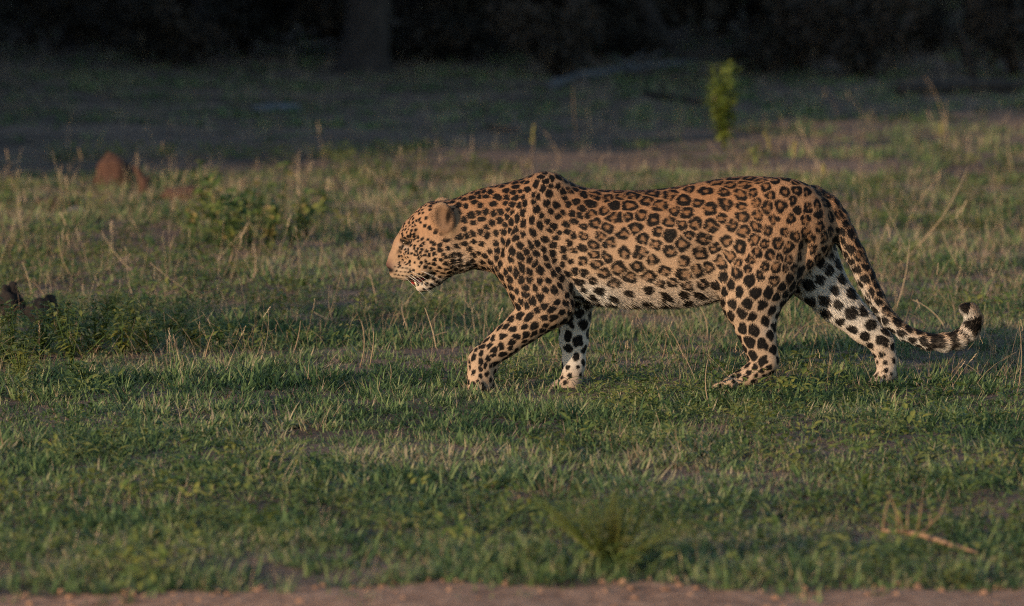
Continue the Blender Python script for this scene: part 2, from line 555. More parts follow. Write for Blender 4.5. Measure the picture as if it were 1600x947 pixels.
def smooth01(x, a, b):
    t = np.clip((x - a) / (b - a), 0, 1)
    return t * t * (3 - 2 * t)

GROUPS = ('torso', 'head', 'nf', 'ff', 'nh', 'fh', 'tail')
TN = np.array([p[:2] for p in TAIL], float)
def regions(P):
    """distance to every body group, flow of the coat, and the way along the tail"""
    D = {g: np.full(len(P), 1e3) for g in GROUPS}
    FL = {g: np.zeros((len(P), 3)) for g in GROUPS}
    D['torso'] = sdf_torso(P.astype(np.float32)).astype(float)
    FL['torso'][:] = (1, .3, 0)
    ts = np.zeros(len(P)); n = 0
    seg = [np.hypot(*(TN[i + 1] - TN[i])) for i in range(len(TN) - 1)]
    for pr in PR:
        g = pr[0]
        d, t = sdf_prim(P.astype(np.float32), pr)
        m = d < D[g]
        D[g][m] = d[m]
        v = pr[2] - pr[1]
        if np.linalg.norm(v) > 1:
            FL[g][m] = v / np.linalg.norm(v)
        if g == 'tail':
            ts[m] = sum(seg[:n]) + t[m] * seg[n]; n += 1
    hv = P - np.array((600, 415, 0.0)); FL['head'] = hv / np.linalg.norm(hv, axis=1)[:, None]
    Wt = {g: np.exp(-np.clip(D[g] + 2, 0, None) / 7) for g in GROUPS}
    tot = sum(Wt.values()) + 1e-9
    flow = sum(Wt[g][:, None] * FL[g] for g in GROUPS) / tot[:, None]
    W = {g: Wt[g] / tot for g in GROUPS}
    return D, W, flow, ts

def face_normals(V, F):
    n = np.cross(V[F[:, 2]] - V[F[:, 0]], V[F[:, 3]] - V[F[:, 1]])
    return n / (np.linalg.norm(n, axis=1)[:, None] + 1e-9)
FN = face_normals(SV, SF)
VN = np.zeros_like(SV)
for k in range(4): np.add.at(VN, SF[:, k], FN)
VN /= np.linalg.norm(VN, axis=1)[:, None] + 1e-9
if (VN[:, 1] * (SV[:, 1] - SV[:, 1].mean())).sum() < 0:
    VN = -VN; FN = -FN; SF = SF[:, ::-1]

def sample_surface(n, dens):
    A = .5 * np.linalg.norm(np.cross(SV[SF[:, 2]] - SV[SF[:, 0]], SV[SF[:, 3]] - SV[SF[:, 1]]), axis=1)
    w = A * dens
    fi = RNG.choice(len(SF), n, p=w / w.sum())
    a, b = RNG.random((2, n, 1))
    q = SF[fi]
    P = (SV[q[:, 0]] * (1 - a) + SV[q[:, 1]] * a) * (1 - b) + (SV[q[:, 3]] * (1 - a) + SV[q[:, 2]] * a) * b
    Nn = (VN[q[:, 0]] * (1 - a) + VN[q[:, 1]] * a) * (1 - b) + (VN[q[:, 3]] * (1 - a) + VN[q[:, 2]] * a) * b
    Nn /= np.linalg.norm(Nn, axis=1)[:, None] + 1e-9
    return P, Nn

def spot_plan(P, Nn):
    """spacing, radius and rosette share of the markings at surface points"""
    D, W, flow, ts = regions(P)
    u, q, w = P.T
    near = -Nn[:, 2]
    fl = smooth01(u, 880, 950)
    rump = smooth01(u, 1140, 1210)
    sp = 12.2 + 9.0 * fl - 3.2 * rump
    rad = 5.6 + 5.2 * fl - 1.5 * rump
    ros = np.clip(fl * 1.3, 0, 1) * (1 - smooth01(q, 430, 455)) * .97
    low = smooth01(q, 425, 460) * fl
    sp = sp + 3 * low; rad = rad - 3.0 * low
    neck = 1 - smooth01(u, 760, 830)
    sp -= neck * .5
    def mix(val, new, wt): return val * (1 - wt) + new * wt
    h = W['head'] * (1 - smooth01(u, 715, 735))
    sp = mix(sp, 5.0 + 4.6 * smooth01(u, 640, 715), h); rad = mix(rad, 2.35 + 1.9 * smooth01(u, 640, 715), h); ros = ros * (1 - h)
    nf = W['nf']
    k = smooth01(q, 480, 590)
    sp = mix(sp, 13.4 - 3.6 * k, nf); rad = mix(rad, 6.4 - 2.4 * k, nf); ros = mix(ros, 0, nf)
    ff = W['ff'] * smooth01(q, 430, 450)
    sp = mix(sp, 23 - 9 * smooth01(q, 520, 590), ff); rad = mix(rad, 8.6 - 4.8 * smooth01(q, 520, 590), ff); ros = mix(ros, 0, ff)
    nh = W['nh']
    k = smooth01(q, 400, 450); k2 = smooth01(q, 540, 585)
    sp = mix(sp, 18 + .8 * k - 8.5 * k2, nh); rad = mix(rad, 8.6 + .6 * k - 5.2 * k2, nh); ros = mix(ros, .85 * (1 - k), nh)
    fh = W['fh'] * np.clip(smooth01(u, 1235, 1260), 0, 1)
    k2 = smooth01(q, 520, 570)
    sp = mix(sp, 24 - 11 * k2, fh); rad = mix(rad, 9.2 - 5.6 * k2, fh); ros = mix(ros, 0, fh)
    tl = W['tail'] * smooth01(u, 1285, 1300)
    sp = mix(sp, 15.5, tl); rad = mix(rad, 7.4, tl); ros = mix(ros, .12, tl)
    return sp, rad * 1.08, ros, flow, W, ts

cp, cn = sample_surface(26000, np.ones(len(SF)))
csp, crad, cros, cflow, cW, cts = spot_plan(cp, cn)
cell = 12.0
hashg = {}
SPOTS = []
order = RNG.permutation(len(cp))
for i in order:
    p = cp[i]
    u, q, w = p
    if cW['head'][i] > .5 and (u < 640 and (q > 412 or u < 624 - (q - 384) * .05)): continue       # plain nose and whisker pads
    if cW['head'][i] > .5 and ((u - 693)**2 / 24**2 + (q - 338)**2 / 30**2 < 1) and abs(w) > 26: continue   # ears
    if cW['tail'][i] > .5 and cts[i] > 300: continue                              # banded end of the tail
    r = csp[i]
    key = tuple((p // cell).astype(int))
    n = int(r // cell) + 1
    ok = True
    for dx in range(-n, n + 1):
        for dy in range(-n, n + 1):
            for dz in range(-n, n + 1):
                for j in hashg.get((key[0] + dx, key[1] + dy, key[2] + dz), ()):
                    if ((cp[j] - p)**2).sum() < (min(r, csp[j]) * .84)**2:
                        ok = False; break
                if not ok: break
            if not ok: break
        if not ok: break
    if ok:
        hashg.setdefault(key, []).append(i)
        SPOTS.append(i)
# even the markings out: each moves to the middle of its own patch of coat
allowed = np.array([not ((cW['head'][i] > .5 and (cp[i, 0] < 640 and (cp[i, 1] > 412 or cp[i, 0] < 624 - (cp[i, 1] - 384) * .05)))
                         or (cW['tail'][i] > .5 and cts[i] > 300)) for i in range(len(cp))])
pool = np.nonzero(allowed)[0]
for _ in range(3):
    sp_i = np.array(SPOTS)
    best = np.full(len(pool), 1e9); own = np.zeros(len(pool), int)
    for a in range(0, len(sp_i), 100):
        blk = sp_i[a:a + 100]
        d2 = ((cp[pool][:, None, :] - cp[blk][None])**2).sum(-1) + 900 * (1 - cn[pool] @ cn[blk].T)
        j = d2.argmin(1); m = d2[np.arange(len(pool)), j]
        up_ = m < best
        best[up_] = m[up_]; own[up_] = j[up_] + a
    cnt = np.bincount(own, minlength=len(sp_i)).astype(float)
    cen = np.stack([np.bincount(own, cp[pool][:, k], len(sp_i)) for k in range(3)], 1) / np.maximum(cnt, 1)[:, None]
    dd = ((cp[pool] - cen[own])**2).sum(1)
    o_ = np.lexsort((dd, own))
    first = np.unique(own[o_], return_index=True)
    SPOTS = [int(pool[o_[k]]) for k in first[1]]

def coat(P, Nn, vary=0.0):
    """colour of the coat at surface points: ground colour, rosettes, special marks"""
    n = len(P)
    D, W, flow, ts = regions(P)
    u, q, w = P.T
    near = -Nn[:, 2]
    tanc = np.array((.195, .100, .050)); pale = np.array((.275, .188, .122)); white = np.array((.39, .365, .33))
    # how pale, 0 back .. 1 white belly
    wt = .46 * smooth01(q, 290, 415) + .26 * smooth01(q, 405, 465) + .16 * smooth01(q, 455, 478) + .4 * np.exp(-(((u - 915) / 45)**2 + ((q - 458) / 22)**2))
    fl = W['torso']
    leg = .50 + .2 * smooth01(q, 480, 600)
    pl = wt * fl
    pl += W['nf'] * np.where(near > -.25, .30 + .22 * smooth01(q, 400, 560), .85)
    pl += W['nh'] * np.where(near > -.25, .12 + .42 * smooth01(q, 350, 480), .9)
    pl += W['nh'] * .25 * smooth01(u - (1290 - (q - 380) * .9), 0, 30) * smooth01(q, 400, 440) * (1 - smooth01(q, 500, 530))
    pl += W['ff'] * np.where(near > -.2, .95 - .35 * smooth01(q, 565, 600), .5) 
    pl += W['fh'] * np.where(near > -.2, .97 - .28 * smooth01(q, 500, 560), .5) * smooth01(u, 1225, 1262) + W['fh'] * (1 - smooth01(u, 1225, 1262)) * .4
    tn = np.where(ts > 0, 1, 0)
    side = Nn[:, 1] * .75 - Nn[:, 0] * .65            # underside of the tail
    pl += W['tail'] * np.clip(.30 + .45 * side + .45 * smooth01(ts, 60, 280), 0, 1) * tn
    hd = .12 + .30 * smooth01(q, 340, 420) + .30 * smooth01(q, 418, 440) + .25 * smooth01(u, 690, 715) * smooth01(q, 330, 380)
    pl += W['head'] * hd
    pl = np.clip(pl, 0, 1)
    t2 = np.clip(pl * 2, 0, 1)[:, None]; t3 = np.clip(pl * 2 - 1, 0, 1)[:, None]
    C = tanc * (1 - t2) + pale * t2
    C = C * (1 - t3) + white * t3
    C *= (1 + W['head'] * .13 * np.sin(u * 1.1 + 3 * np.sin(q * .7)) * np.sin(q * 1.3 + w * .8))[:, None]
    C *= (1 + .10 * np.sin(u * .043 + q * .031) * np.sin(q * .057 - w * .04))[:, None]
    dark = np.zeros(n); inner = np.zeros(n)
    # bins for quick look-up around each spot
    B = 16.0
    kb = np.floor((P - lo) / B).astype(int)
    nb = np.floor((hi - lo) / B).astype(int) + 2
    kk = (kb[:, 0] * nb[1] + kb[:, 1]) * nb[2] + kb[:, 2]
    o = np.argsort(kk, kind='stable'); ks = kk[o]
    best = np.full(n, 9.0); second = np.full(n, 9.0); own = np.full(n, -1)
    jobs = []
    rr = np.random.default_rng(11)
    for si, i in enumerate(SPOTS):
        c, nn, Rr = cp[i], cn[i], crad[i]
        f = cflow[i] - nn * (cflow[i] @ nn); f /= np.linalg.norm(f) + 1e-9
        ang = rr.normal(0, .35)
        t1 = f * math.cos(ang) + np.cross(nn, f) * math.sin(ang); tt = np.cross(nn, t1)
        asp = 1 + abs(rr.normal(0, .15)); R0 = Rr * rr.uniform(.78, 1.16)
        if cW['nf'][i] > .5 or cW['tail'][i] > .5: asp += .12
        am = [rr.normal(0, .07), rr.normal(0, .09), rr.normal(0, .07), rr.normal(0, .05)]; ph = rr.uniform(0, 6.28, 4)
        isr = rr.random() < cros[i]
        hole = rr.uniform(.24, .40) if R0 > 9.0 else rr.uniform(.12, .28)
        ng = rr.integers(0, 4); gaps = rr.uniform(0, 6.28, ng); gw = rr.uniform(.06, .17, ng)
        ho = rr.normal(0, .10, 2)
        m = int(R0 * 1.7 // B) + 1
        kc = np.floor((c - lo) / B).astype(int)
        sel = []
        for dx in range(-m, m + 1):
            for dy in range(-m, m + 1):
                base = ((kc[0] + dx) * nb[1] + kc[1] + dy) * nb[2] + kc[2]
                a = np.searchsorted(ks, base - m); b = np.searchsorted(ks, base + m + 1)
                if b > a: sel.append(o[a:b])
        if not sel: continue
        sel = np.concatenate(sel)
        d = P[sel] - c
        ok = (d * d).sum(1) < (R0 * 2.0)**2
        ok &= Nn[sel] @ nn > -.1
        sel = sel[ok]; d = d[ok]
        if not len(sel): continue
        x = d @ t1 / (R0 * asp); y = d @ tt * asp**.6 / R0
        dn = d @ nn
        rho = np.sqrt(x * x + y * y + (dn / (R0 * 2.2))**2)
        up = rho < best[sel]
        second[sel] = np.where(up, best[sel], np.minimum(second[sel], rho))
        best[sel] = np.where(up, rho, best[sel]); own[sel] = np.where(up, si, own[sel])
        jobs.append((si, sel, x, y, rho, am, ph, isr, hole, gaps, gw, ho))
    for si, sel, x, y, rho, am, ph, isr, hole, gaps, gw, ho in jobs:
        mine = own[sel] == si
        sel, x, y, rho = sel[mine], x[mine], y[mine], rho[mine]
        if not len(sel): continue
        th = np.arctan2(y, x)
        e = 1 + sum(a * np.cos((k + 2) * th + p) for k, (a, p) in enumerate(zip(am, ph)))
        edge = np.minimum(e - rho, (second[sel] - rho) * .8 - .14)
        s = smooth01(edge, -.09, .09)
        if isr:
            r2 = np.hypot(x - ho[0], y - ho[1])
            hol = smooth01(hole * (1 + .25 * np.cos(3 * th + ph[0])) - r2, -.10, .10)
            gp = np.zeros(len(sel))
            for g0, g1 in zip(gaps, gw):
                dd = np.abs((th - g0 + math.pi) % (2 * math.pi) - math.pi)
                gp = np.maximum(gp, smooth01(g1 - dd * np.clip(rho, .3, 1), -.10, .12) * smooth01(rho, .30, .48))
            inner[sel] = np.maximum(inner[sel], s * np.maximum(hol, gp * .8))
            s = s * (1 - hol) * (1 - gp)
        dark[sel] = np.maximum(dark[sel], s)
    # tail: broken black bands towards the tip
    tb = W['tail'] * (ts > 295)
    per = 24.0
    phs = ((ts - 295 + 5 * np.sin(ts * .09) + 5.5 * Nn[:, 2] + 4 * np.sin(ts * .21 + w * .3)) / per) % 1.0
    band = smooth01(phs, .02, .14) * (1 - smooth01(phs, .55, .68))
    up = smooth01(side, -.95, -.45 + .0 * side)
    band = band * np.clip(1.15 - smooth01(side, .35, .8), 0, 1)
    dark = np.maximum(dark, tb * band)
    # spine line of spots along the tail's upper edge
    te = W['tail'] * smooth01(ts, 30, 60) * (1 - smooth01(ts, 290, 320)) * smooth01(-side, .62, .85) * (.65 + .35 * np.sin(ts * .35))
    dark = np.maximum(dark, te * .9)
    # face
    hw = W['head']
    aw = np.abs(w)
    pad = hw * smooth01(646 - u, 0, 6) * smooth01(q, 411, 414) * (1 - smooth01(q, 431, 434)) * smooth01(u, 613, 618)
    rows = np.sin((q - 412 - (u - 615) * .10) * 6.283 / 6.0)
    C = C * (1 - pad[:, None] * .6) + pad[:, None] * .6 * np.array((.24, .18, .125))
    dark = np.maximum(dark, pad * smooth01(rows, -.05, .4) * (.7 + .3 * np.sign(np.sin(u * .95 + q * .5))) * .95)
    nose = hw * smooth01(622 - u, 0, 16) * smooth01(q, 392, 414) * (1 - smooth01(q, 418, 427))
    C = C * (1 - nose[:, None]) + nose[:, None] * np.array((.075, .040, .032))
    dark = np.maximum(dark, hw * np.exp(-(((u - 610) / 7)**2 + ((q - 419.5) / 4.2)**2)) * 1.3)
    br = hw * smooth01(642 - u, 0, 8) * (1 - smooth01(q, 398, 410)) * smooth01(14 - aw, 0, 6)
    C = C * (1 - .4 * br[:, None]) + .4 * br[:, None] * np.array((.16, .10, .066))
    # eye: dark rim and the line running down to the muzzle
    ex, ey = u - 634, q - 375.5
    a, b = ex * .94 + ey * .34, -ex * .34 + ey * .94
    side_on = smooth01(aw, 8, 14)
    dark = np.maximum(dark, hw * side_on * np.exp(-((a / 9)**4 + (b / 3.8)**2)) * 1.35)
    ring = np.exp(-(((a - 2) / 11)**2 + ((b - 7.5) / 3.2)**2)) * side_on * hw
    C = C * (1 - .35 * ring[:, None]) + .35 * ring[:, None] * white * .7
    ln = np.exp(-(((u - (631.5 - (q - 378) * .62)) / 3.4)**2)) * smooth01(q, 374, 378) * (1 - smooth01(q, 388, 399)) * side_on * hw
    dark = np.maximum(dark, ln * .85)
    brow = np.exp(-(((q - (369.5 + (u - 628) * .10)) / 1.7)**2)) * smooth01(u, 626, 630) * (1 - smooth01(u, 645, 651)) * side_on * hw
    dark = np.maximum(dark, brow * .9)
    # dark lips and mouth corner, with the shade of the gap painted in
    lip_shade = 1.25 * hw * np.exp(-(((q - (438.5 - (u - 647) * .398)) / 4.6)**2)) * smooth01(u, 632, 640) * (1 - smooth01(u, 668, 674))
    dark = np.maximum(dark, np.clip(lip_shade * 1.1, 0, .97))
    # ears: brown with a black back; rim light and hollow shade painted in
    er = np.clip(1.15 - ((u - 693)**2 / 25**2 + (q - 338)**2 / 31**2), 0, 1) * smooth01(aw, 27, 33)
    er = smooth01(er, 0, .2) * (1 - smooth01((q - 338) * .62 - (u - 693) * .75, 10, 22))
    dark = dark * (1 - er)
    rimm = smooth01((u - 693)**2 / 25**2 + (q - 338)**2 / 31**2, .50, .72)[:, None]
    earc = np.array((.150, .090, .055)) * (1 - rimm) + np.array((.25, .165, .10)) * rimm * smooth01(u - q * .3, 575, 600)[:, None] + np.array((.16, .095, .055)) * rimm * (1 - smooth01(u - q * .3, 575, 600)[:, None])
    C = C * (1 - er[:, None]) + er[:, None] * earc
    hollow = er * np.exp(-(((u - 700.5 + (q - 338) * .15) / 4.6)**2 + ((q - 333) / 14)**2))
    dark = np.maximum(dark, np.clip(hollow * 1.3, 0, .97))
    back = smooth01(u - (708 + (338 - q) * .2), 0, 4) * (1 - smooth01(u, 718, 724)) * smooth01(q, 312, 322) * (1 - smooth01(q, 372, 392)) * smooth01(aw, 22, 30)
    dark = np.maximum(dark, back * .35)
    # claw-end toes a little pinker
    C = C * (1 - .0 * inner[:, None])
    inn = np.array((.120, .058, .026))
    wi = np.clip(inner * (1 - .5 * pl), 0, 1)[:, None] * .85
    C = C * (1 - wi) + inn * wi
    ink = np.array((.0045, .0033, .0027))
    dk = np.clip(dark, 0, 1)[:, None]
    if vary:
        C = C * (1 + RNG.normal(0, vary, (n, 1)))
        dk = np.clip(dk + RNG.normal(0, .06, (n, 1)) * (dk > .1), 0, 1)
    C = np.clip(C * (1 - dk) + ink * dk, .004, .9)
    return C, flow, W, ts, pl

def to_world(P):
    return np.stack([(P[:, 0] - 800) / PX, DIST + P[:, 2] / PX, (605 - P[:, 1]) / PX], 1)

def raw_mesh(name, V, loops, counts):
    me = bpy.data.meshes.new(name)
    me.vertices.add(len(V)); me.vertices.foreach_set("co", V.astype(np.float32).ravel())
    me.loops.add(len(loops)); me.loops.foreach_set("vertex_index", loops.astype(np.int32))
    st = np.concatenate([[0], np.cumsum(counts)[:-1]]).astype(np.int32)
    me.polygons.add(len(counts)); me.polygons.foreach_set("loop_start", st)
    me.update(calc_edges=True)
    return me

def fur_mat(name, rough):
    m, nt, out = new_mat(name)
    at = N(nt, "ShaderNodeAttribute", attribute_name="coat")
    p = N(nt, "ShaderNodeBsdfPrincipled", Roughness=rough)
    p.inputs["Specular IOR Level"].default_value = .08
    nt.links.new(at.outputs["Color"], p.inputs["Base Color"])
    nt.links.new(p.outputs[0], out.inputs[0])
    return m
M['coat'] = fur_mat("leopard_coat", .75)
M['hair'] = fur_mat("leopard_hair", .5)

LZ = 0.0
bodyC, *_ = coat(SV, VN)
me = raw_mesh("leopard", to_world(SV), SF.ravel(), np.full(len(SF), 4))
ca = me.attributes.new("coat", 'FLOAT_COLOR', 'POINT')
ca.data.foreach_set("color", np.concatenate([bodyC, np.ones((len(bodyC), 1))], 1).astype(np.float32).ravel())
leopard = finish("leopard", me, M['coat'])
tag(leopard, "spotted tan leopard walking through short green grass with its tail tip curled up", "leopard")

# fur: one thin blade per hair, lying along the coat
NH = 460000
hp, hn = sample_surface(NH, 1.0)
hC, hflow, hW, hts, hpl = coat(hp, hn, .20)
u, q, w = hp.T
ln = np.full(NH, 4.0)
ln = ln + 8.0 * smooth01(q, 445, 470) * hW['torso'] * smooth01(u, 870, 930) + 2.0 * hW['torso'] * smooth01(q, 400, 440)
ln = ln * (1 - .25 * (hW['nf'] + hW['ff'] + hW['nh']) * smooth01(q, 470, 540))
hd = hW['head']
ln = ln * (1 - hd) + hd * (1.5 + 3.0 * smooth01(u, 640, 725) + 4.0 * smooth01(u, 690, 715) * smooth01(q, 370, 410))
ln = ln + 1.0 * hW['tail'] + 1.6 * hW['tail'] * smooth01(hts, 250, 330)
ln += 4 * (hW['nh'] + hW['fh']) * smooth01(hpl, .7, .95) * (1 - smooth01(q, 480, 520))
em = (((u - 693) / 24)**2 + ((q - 338) / 30)**2 < 1) & (np.abs(w) > 28)
ln = np.where(em, 3.4, ln)
keep = ~((hd > .5) & (u < 640) & (q > 400) & (q < 426) & (u < 616))
ln = ln * RNG.uniform(.65, 1.25, NH)
f = hflow + RNG.normal(0, .11, (NH, 3)) + em[:, None] * RNG.normal(0, .35, (NH, 3))
f = f - hn * (f * hn).sum(1)[:, None]
f /= np.linalg.norm(f, axis=1)[:, None] + 1e-9
lift = RNG.uniform(.10, .46, NH) + .16 * smooth01(ln, 8, 14)
d1 = f * np.cos(lift)[:, None] + hn * np.sin(lift)[:, None]
sd = np.cross(hn, f) + hn * RNG.normal(0, .25, (NH, 1))
sd /= np.linalg.norm(sd, axis=1)[:, None]
wd = (.38 + .035 * ln) * RNG.uniform(.7, 1.2, NH)
root = hp - hn * .6
tip = root + d1 * ln[:, None]
tri = np.stack([root - sd * wd[:, None], root + sd * wd[:, None], tip], 1)[keep]
hC = hC[keep]
nk = len(tri)
fme = raw_mesh("fur", to_world(tri.reshape(-1, 3)), np.arange(nk * 3), np.full(nk, 3))
ca = fme.attributes.new("coat", 'FLOAT_COLOR', 'POINT')
ca.data.foreach_set("color", np.concatenate([np.repeat(hC, 3, 0), np.ones((nk * 3, 1))], 1).astype(np.float32).ravel())
fur = finish("fur", fme, M['hair'], leopard, smooth=False)
fur["kind"] = "stuff"

def simple_mat(name, col, rough=.4, spec=.5):
    m, nt, out = new_mat(name)
    p = N(nt, "ShaderNodeBsdfPrincipled", Roughness=rough)
    p.inputs["Base Color"].default_value = (*col, 1)
    p.inputs["Specular IOR Level"].default_value = spec
    nt.links.new(p.outputs[0], out.inputs[0])
    return m
M['eye'] = simple_mat("eye_amber", (.035, .022, .008), .12, .4)
M['tongue'] = simple_mat("tongue_red", (.26, .035, .03), .3)
M['tooth'] = simple_mat("tooth_ivory", (.6, .52, .4), .3)
M['whisker'] = simple_mat("whisker_white", (.5, .47, .43), .4)
M['claw'] = simple_mat("claw", (.12, .09, .07), .4)

def lp(u, q, w):  # leopard pixel -> world
    return Vector(((u - 800) / PX, DIST + w / PX, (605 - q) / PX))
for z in (-1, 1):
    mb = MB(); mb.blob(lp(634, 376, z * 19.5), (4.5 / PX, 2.2 / PX, 2.0 / PX), amp=0)
    mb.build("eye", M['eye'], leopard)
    for i in range(10):
        a = i / 9
        row = i % 3
        s = lp(625 + 20 * a, 415 + row * 6, z * (24 + 4 * a))
        L = (46 + 22 * math.sin(a * 3.1 + .4)) * random.uniform(.8, 1.15) / PX
        dr = Vector((.9, z * (.42 + .25 * random.random()), -.22 - .16 * row + random.uniform(-.12, .12))).normalized()
        pts = [s + dr * (L * t) + Vector((.0, 0, -.16 * L * t * t)) for t in (0, .25, .5, .75, 1)]
        mb = MB(); mb.tube(pts, [.00038, .00034, .0003, .0002, .0001], 4)
        mb.build("whisker", M['whisker'], leopard)
mb = MB(); mb.tube([lp(664, 432, 0), lp(652, 436.5, 0), lp(646, 438.5, 0), lp(643, 440, 0)], [.012, .013, .011, .006], 10)
mb.build("tongue", M['tongue'], leopard)
for z in (-1, 1):
    mb = MB(); mb.tube([lp(652, 444, z * 9), lp(649, 438, z * 9.5), lp(647, 434.5, z * 9.5)], [.0042, .003, .0006], 6)
    mb.build("canine_tooth", M['tooth'], leopard)

# ------------------------------------------------------------------ scattering for what nobody could count
def scatter(name, P, rot, scl, var, protos):
    coll = bpy.data.collections.new(name + "_source")
    for i, o in enumerate(protos):
        coll.objects.link(o)
    me = bpy.data.meshes.new(name)
    me.vertices.add(len(P)); me.vertices.foreach_set("co", np.asarray(P, np.float32).ravel())
    a = me.attributes.new("rot", 'FLOAT_VECTOR', 'POINT'); a.data.foreach_set("vector", np.asarray(rot, np.float32).ravel())
    a = me.attributes.new("scl", 'FLOAT_VECTOR', 'POINT'); a.data.foreach_set("vector", np.asarray(scl, np.float32).ravel())
    a = me.attributes.new("var", 'INT', 'POINT'); a.data.foreach_set("value", np.asarray(var, np.int32))
    ob = bpy.data.objects.new(name, me); COL.objects.link(ob)
    ng = bpy.data.node_groups.new(name, 'GeometryNodeTree')
    ng.interface.new_socket("Geometry", in_out='INPUT', socket_type='NodeSocketGeometry')
    ng.interface.new_socket("Geometry", in_out='OUTPUT', socket_type='NodeSocketGeometry')
    n = ng.nodes; L = ng.links.new
    gi, go = n.new("NodeGroupInput"), n.new("NodeGroupOutput")
    ci = n.new("GeometryNodeCollectionInfo"); ci.inputs["Collection"].default_value = coll
    ci.inputs["Separate Children"].default_value = True; ci.inputs["Reset Children"].default_value = True
    ip = n.new("GeometryNodeInstanceOnPoints"); ip.inputs["Pick Instance"].default_value = True
    def attr(nm, t):
        x = n.new("GeometryNodeInputNamedAttribute"); x.data_type = t; x.inputs["Name"].default_value = nm
        return [o for o in x.outputs if o.enabled and o.name == "Attribute"][0]
    er = n.new("FunctionNodeEulerToRotation")
    L(attr("rot", 'FLOAT_VECTOR'), er.inputs[0]); L(er.outputs[0], ip.inputs["Rotation"])
    L(attr("scl", 'FLOAT_VECTOR'), ip.inputs["Scale"]); L(attr("var", 'INT'), ip.inputs["Instance Index"])
    L(gi.outputs[0], ip.inputs["Points"]); L(ci.outputs[0], ip.inputs["Instance"]); L(ip.outputs[0], go.inputs[0])
    md = ob.modifiers.new("scatter", 'NODES'); md.node_group = ng
    return ob

def proto(name, mb, mat):
    me = mb.mesh(name); me.materials.append(mat)
    return bpy.data.objects.new(name, me)

def tuft(nm, n, rad, L, Wd, lean, mat, seg=3, curl=(.2, 1.1)):
    mb = MB()
    for _ in range(n):
        a = random.uniform(0, 6.283); r = rad * math.sqrt(random.random()); az = a + random.gauss(0, .9)
        mb.blade((r * math.cos(a), r * math.sin(a), -.006), az, random.uniform(*lean), random.uniform(*L), random.uniform(*Wd), random.uniform(*curl), random.uniform(.35, 1.3), seg)
    return proto(nm, mb, mat)

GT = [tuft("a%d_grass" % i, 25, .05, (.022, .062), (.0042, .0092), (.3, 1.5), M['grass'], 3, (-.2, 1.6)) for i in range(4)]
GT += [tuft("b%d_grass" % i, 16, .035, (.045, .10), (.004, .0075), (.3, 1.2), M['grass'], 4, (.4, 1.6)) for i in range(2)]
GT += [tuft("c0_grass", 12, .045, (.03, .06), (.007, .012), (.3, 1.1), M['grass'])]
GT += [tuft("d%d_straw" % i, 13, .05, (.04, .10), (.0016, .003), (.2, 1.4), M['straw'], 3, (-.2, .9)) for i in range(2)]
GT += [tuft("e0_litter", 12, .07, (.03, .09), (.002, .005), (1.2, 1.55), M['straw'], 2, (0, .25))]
GP, GR, GS, GV = [], [], [], []
def bare(x, y):
    """0 where soil shows, 1 full turf"""
    v = fbm(x, y, .9, 21.0, 3) * .6 + fbm(x, y, 2.6, 4.0, 2) * .5
    return min(1.0, max(0.0, (v + .60) / .36))
def seed_zone(y0, y1, dens, s0, s1, far=False):
    wmax = .094 * y1 + 1.1
    n = int(dens * (y1 - y0) * 2 * wmax)
    for _ in range(n):
        y = random.uniform(y0, y1); x = random.uniform(-wmax, wmax)
        if abs(x) > .094 * y + 1.1: continue
        e = track_edge(x) - y
        if e > 0 and random.random() > .30 * math.exp(-e / .10): continue
        b = bare(x, y)
        if y > 25.5 and y < 29 and x < 1.5 + .3 * math.sin(y * 3): b *= .12
        if y > 29: b *= .55
        litter = random.random() > b
        if litter and random.random() < .72: continue
        dry = .065 + .22 * max(0, fbm(x, y, .7, 40.0)) + (.33 if 18.6 < y < 26 else 0) + (.28 if y >= 26 else 0) + (.16 if x > .4 and 16.1 < y < 18.5 else 0)
        if litter: var = random.choice((7, 9, 9))
        elif random.random() < dry: var = random.choice((7, 8, 8, 9))
        else:
            k = fbm(x, y, 1.2, 60.0)
            var = random.choice((0, 1, 2, 3, 0, 1, 2, 3, 4, 5, 6) if k > -.05 else (0, 1, 2, 3))
        s = random.uniform(s0, s1) * (.8 + .5 * max(-.4, fbm(x, y, 1.7, 80.0)))
        GP.append((x, y, ground_h(x, y))); GR.append((random.gauss(0, .1), random.gauss(0, .1), random.uniform(0, 6.28)))
        GS.append((s * 1.05, s * 1.05, s * random.uniform(.75, 1.15))); GV.append(var)
seed_zone(11.4, 14.5, 430, .75, 1.25)
seed_zone(14.5, 19.0, 560, .65, 1.15)
seed_zone(19.0, 25.5, 230, .8, 1.4)
seed_zone(25.5, 36, 75, 1.0, 1.7)
seed_zone(36, 52, 22, 1.3, 2.2)
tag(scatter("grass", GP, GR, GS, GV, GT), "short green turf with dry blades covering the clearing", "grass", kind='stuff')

# crumbs of earth on the track
CR = []
for i in range(4):
    mb = MB(); mb.blob((0, 0, .3), (1, .8, .6), 9, 6, .35, 1.6, i * 3.3); CR.append(proto("p%d_crumb" % i, mb, M['track']))
P_, R_, S_, V_ = [], [], [], []
for _ in range(1500):
    x = random.uniform(-2.6, 2.6); y = track_edge(x) - random.random() ** 1.5 * 1.1 + .04
    P_.append((x, y, ground_h(x, y) + .004)); R_.append((random.gauss(0, .3), random.gauss(0, .3), random.uniform(0, 6.28)))
    s = .002 + .009 * random.random() ** 3; S_.append((s, s, s)); V_.append(random.randrange(4))
tag(scatter("pebbles", P_, R_, S_, V_, CR), "small crumbs of reddish earth scattered over the dirt track", "pebbles", kind='stuff')

